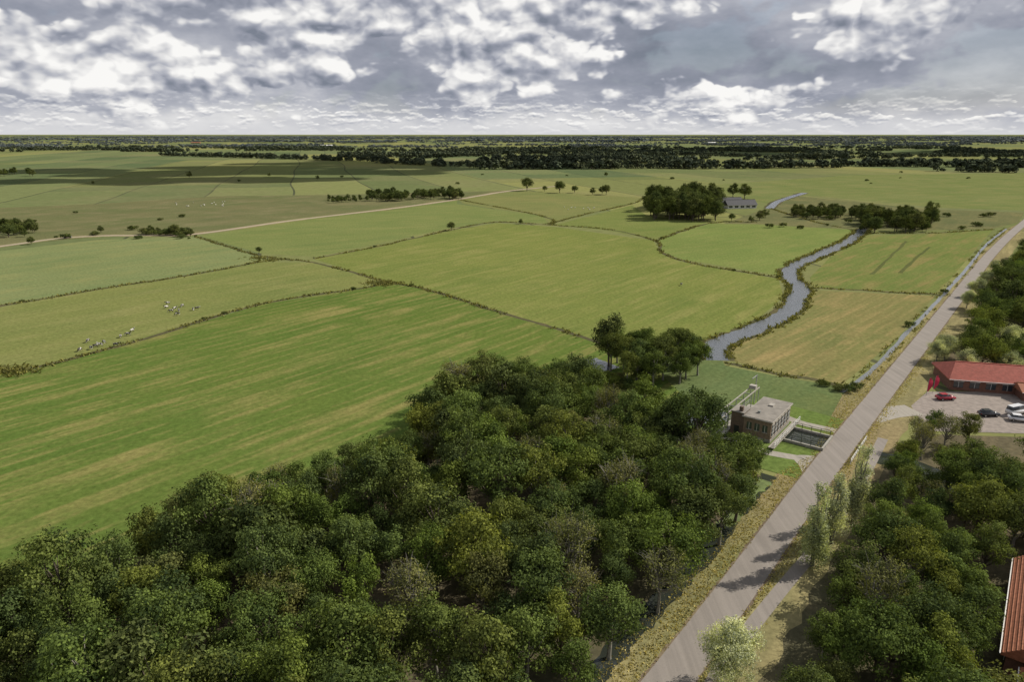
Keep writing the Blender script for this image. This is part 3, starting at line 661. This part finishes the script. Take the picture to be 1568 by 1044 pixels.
gable('orange_roof_house_wing',(HC[0]-.616*17+1,HC[1]-.788*17-1),R(52),9,8,2.8,5.6,wallb,orange,win=2)
darkroof=mat_simple('dark_roof',(.07,.07,.075),.7,.3,1)
q=P(1132,318); gable('farmhouse',q,R(10),26,10,3,7,white,darkroof,win=5,tiles=False); q=P(1115,314); gable('farm_barn',q,R(10),22,12,3,7,wallb,darkroof,win=3,tiles=False)
for px,py,c in [(980,226,white),(1205,222,white),(500,224,white),(860,214,white),(1090,219,white),(300,219,wallb),(90,227,wallb),(1045,211,white)]:
    q=P(px,py); gable('distant_barn',q,random.uniform(-.3,.3),60,20,5,9,c,random.choice([orange,darkroof,white]),win=5,tiles=False)
# ------------------------------------------------------------------ cars
rub=mat_simple('tyre_rubber',(.02,.02,.02),.9,.2,3); chrome=mat_simple('alloy_wheel',(.5,.5,.5),.3,.2,3,.5,.8); lampm=mat_simple('lamp_glass',(.7,.7,.65),.2,.1,2); redl=mat_simple('tail_lamp',(.4,.02,.02),.3,.1,2)
def carpaint(n,c):
    m,nt_,b=new_mat(n); nt_.links.new(mixc(nt_,noise_(nt_,pos(nt_),3,2),c,tuple(x*.9 for x in c)),b.inputs['Base Color']); b.inputs['Roughness'].default_value=.25; b.inputs['Coat Weight'].default_value=.6; return m
def car(name,xy,rot,paint,van=False):
    e=empty(name,(xy[0],xy[1],.08),rot); L=4.3 if not van else 5.2; W=1.78; 
    if not van: prof=[(-2.1,.35),(-2.15,.8),(-2.0,.98),(-1.2,1.02),(1.0,.98),(1.9,.82),(2.12,.6),(2.1,.35)]; cab=[(-1.75,1.0),(-1.35,1.42),(.2,1.46),(1.05,1.0)]
    else: prof=[(-2.6,.35),(-2.6,1.2),(-2.55,1.3),(1.6,1.25),(2.4,1.05),(2.6,.7),(2.6,.35)]; cab=[(-2.55,1.28),(-2.5,2.1),(.9,2.15),(1.75,1.25)]
    def ext(nm,pr,w0,w1,mat):
        n=len(pr); zs=[p[1] for p in pr]; z0,z1=min(zs),max(zs)
        ww=lambda z:(w0+(w1-w0)*(z-z0)/(z1-z0))/2
        Vv=[(x,-ww(z),z) for x,z in pr]+[(x,ww(z),z) for x,z in pr]
        fs=[tuple(range(n)),tuple(range(2*n-1,n-1,-1))]+[(i,i+n,(i+1)%n+n,(i+1)%n) for i in range(n)]
        bm=bmesh.new(); vv=[bm.verts.new(v_) for v_ in Vv]; [bm.faces.new([vv[i] for i in f]) for f in fs]
        bmesh.ops.recalc_face_normals(bm,faces=bm.faces); bmesh.ops.bevel(bm,geom=list(bm.edges),offset=.05,segments=2,affect='EDGES')
        me=bpy.data.meshes.new(nm); bm.to_mesh(me); bm.free(); me.materials.append(mat)
        for p_ in me.polygons: p_.use_smooth=True
        add(nm,me,parent=e)
    ext('body',prof,W,W-.06,paint); ext('cabin_glass',cab,W-.12,W-.5,glass)
    top=cab[2][1]; box(e,'roof',((cab[1][0]+cab[2][0])/2,0,top+.01),(cab[2][0]-cab[1][0]+.15,W-.48,.07),paint,bevel=.03)
    for s_ in (-1,1): box(e,'pillar_%d'%s_,(-.4,s_*(W/2-.2),(1+top)/2),(.1,.09,top-.95),paint)
    wb=1.3 if not van else 1.6
    for sx_ in (-1,1):
        for sy in (-1,1):
            bm=bmesh.new(); bmesh.ops.create_cone(bm,cap_ends=True,segments=20,radius1=.33,radius2=.33,depth=.22,matrix=Matrix.Rotation(math.pi/2,4,'X'))
            me=bpy.data.meshes.new('wheel'); bm.to_mesh(me); bm.free(); me.materials.append(rub); add('wheel_%d_%d'%(sx_,sy),me,(sx_*wb,sy*(W/2-.08),.33),parent=e)
            bm=bmesh.new(); bmesh.ops.create_cone(bm,cap_ends=True,segments=14,radius1=.2,radius2=.18,depth=.05,matrix=Matrix.Rotation(math.pi/2,4,'X'))
            me=bpy.data.meshes.new('hub'); bm.to_mesh(me); bm.free(); me.materials.append(chrome); add('hub_%d_%d'%(sx_,sy),me,(sx_*wb,sy*(W/2+.04),.33),parent=e)
            box(e,'lamp_%d_%d'%(sx_,sy),(sx_*(L/2-.06),sy*.62,.72),(.12,.35,.14),lampm if sx_>0 else redl,bevel=.02)
car('parked_car',P(1447,612),R(5),carpaint('paint_red',(.35,.012,.03))); car('parked_car',P(1513,637),R(3),carpaint('paint_black',(.02,.02,.025)))
cw=carpaint('paint_white',(.7,.7,.7)); car('parked_van',P(1556,634),R(20),cw,True); car('parked_car',P(1560,645),R(-20),cw)
car('parked_car',P(104,364),R(20),carpaint('paint_dark',(.03,.03,.04)))
fl=mat_simple('red_flag_cloth',(.5,.03,.07),.7,.2,2)
for i,(px,py) in enumerate([(1418,606),(1428,602)]):
    q=P(px,py); e=empty('banner_flag',(q[0],q[1],0),R(20)); 
    v_,f_=tube([(0,0,0),(0,0,3.8),(.3,0,4.6)],[.05,.04,.02],6); add('pole',mesh_np('pole',v_,f_,[steel]),parent=e)
    Vv=[];Ff=[]
    for k in range(9):
        z=1.0+k*.42; wdt=1.5*math.sin(min(1,(k+2)/7)*1.57)*(1 if k<7 else .6)
        Vv+=[(.05,0,z),(.05+wdt*.5,.12*math.sin(k),z+.05),(.05+wdt,.1*math.cos(k),z+.1)]
        if k<8:
            b_=3*k; Ff+=[(b_,b_+1,b_+4,b_+3),(b_+1,b_+2,b_+5,b_+4)]
    add('cloth',mesh_np('cloth',Vv,Ff,[fl],smooth=True),parent=e)
track=mat_road('sand_track',(.38,.31,.22))
tk=PL([(-300,415),(0,377),(80,366),(150,361),(230,360),(300,358),(450,337),(600,319),(700,305),(780,292),(860,284)])
ribbon('track_verge',tk,10,.055,verge,.2); ribbon('farm_track',tk,4.6,.07,track)
# ------------------------------------------------------------------ animals
def skinned(name,V,E,Rr,mat):
    me=bpy.data.meshes.new(name); me.from_pydata(V,E,[]); ob=bpy.data.objects.new(name,me); COL.objects.link(ob)
    sk=ob.modifiers.new('s','SKIN'); 
    if not me.skin_vertices: me.skin_vertices.new()
    for i,r_ in enumerate(Rr): me.skin_vertices[0].data[i].radius=(r_,r_)
    me.skin_vertices[0].data[0].use_root=True
    ob.modifiers.new('b','SUBSURF').levels=1
    bpy.context.view_layer.update(); dg=bpy.context.evaluated_depsgraph_get()
    m2=bpy.data.meshes.new_from_object(ob.evaluated_get(dg)); m2.name=name; m2.materials.clear(); m2.materials.append(mat)
    for p_ in m2.polygons: p_.use_smooth=True
    bpy.data.objects.remove(ob); return m2
def beast(name,graze,mat,k=1.0,wool=1.0):
    hz=.45 if graze else 1.45; nz=.85 if graze else 1.35
    V=[(-.75,0,1.12),(-.1,0,1.03),(.5,0,1.08),(.85,0,1.15),(1.15,0,nz),(1.32,0,hz),(1.5,0,hz-.22),(-1.03,0,1.25),(-1.12,0,.65)]; Rr=[.33,.4,.35,.22,.15,.14,.09,.04,.04]
    E=[(0,1),(1,2),(2,3),(3,4),(4,5),(5,6),(0,7),(7,8)]
    for s_ in(-1,1):
        b_=len(V); V+=[(-.72,s_*.2,.8),(-.62,s_*.22,.66),(-.84,s_*.22,.42),(-.8,s_*.22,.04)]; Rr+=[.15,.11,.06,.055]; E+=[(0,b_),(b_,b_+1),(b_+1,b_+2),(b_+2,b_+3)]
        b_=len(V); V+=[(.5,s_*.2,.74),(.53,s_*.2,.42),(.52,s_*.2,.04)]; Rr+=[.11,.065,.055]; E+=[(2,b_),(b_,b_+1),(b_+1,b_+2)]
        b_=len(V); V+=[(1.24,s_*.24,hz+.08)]; Rr+=[.04]; E+=[(5,b_)]
    V=[(x*k,y*k,z*k) for x,y,z in V]; Rr=[r_*k*(wool if r_>.2 else 1) for r_ in Rr]
    return skinned(name,V,E,Rr,mat)
def mat_cow():
    m,nt_,b=new_mat('cow_hide'); tc=nd(nt_,'ShaderNodeTexCoord').outputs['Object']; oi=nd(nt_,'ShaderNodeObjectInfo').outputs['Random']
    n_=nd(nt_,'ShaderNodeTexNoise',{'Vector':tc,'Scale':1.3,'W':math_(nt_,'MULTIPLY',oi,40)},noise_dimensions='4D').outputs[0]
    nt_.links.new(mixc(nt_,rampf(nt_,n_,.52,.55),(.03,.025,.022),(.6,.57,.52)),b.inputs['Base Color']); b.inputs['Roughness'].default_value=.8; return m
cowm=mat_cow(); wool=mat_simple('wool',(.6,.57,.48),.95,.15,4)
cows=[beast('cow_graze',True,cowm),beast('cow_stand',False,cowm)]; sheep=[beast('sheep_graze',True,wool,.55,1.3),beast('sheep_stand',False,wool,.55,1.3)]
for px,py in [(122,538),(135,524),(140,535),(147,532),(154,530),(160,526),(178,530),(185,517),(196,514),(203,508),(255,472),(262,478),(268,474),(274,477),(279,470),(272,483),(296,475),(302,474),(257,466),(1043,437)]:
    q=P(px,py); add('cow',random.choice(cows),(q[0],q[1],.02),random.uniform(0,6.28),(.78,)*3)
for _ in range(16):
    q=P(random.uniform(268,345),random.uniform(309,317)); add('sheep',random.choice(sheep),(q[0],q[1],.02),random.uniform(0,6.28),(1.3,)*3)
for _ in range(11):
    q=P(random.uniform(862,915),random.uniform(317,322)); add('sheep',random.choice(sheep),(q[0],q[1],.02),random.uniform(0,6.28),(1.1,)*3)
print('objs',len(bpy.data.objects))
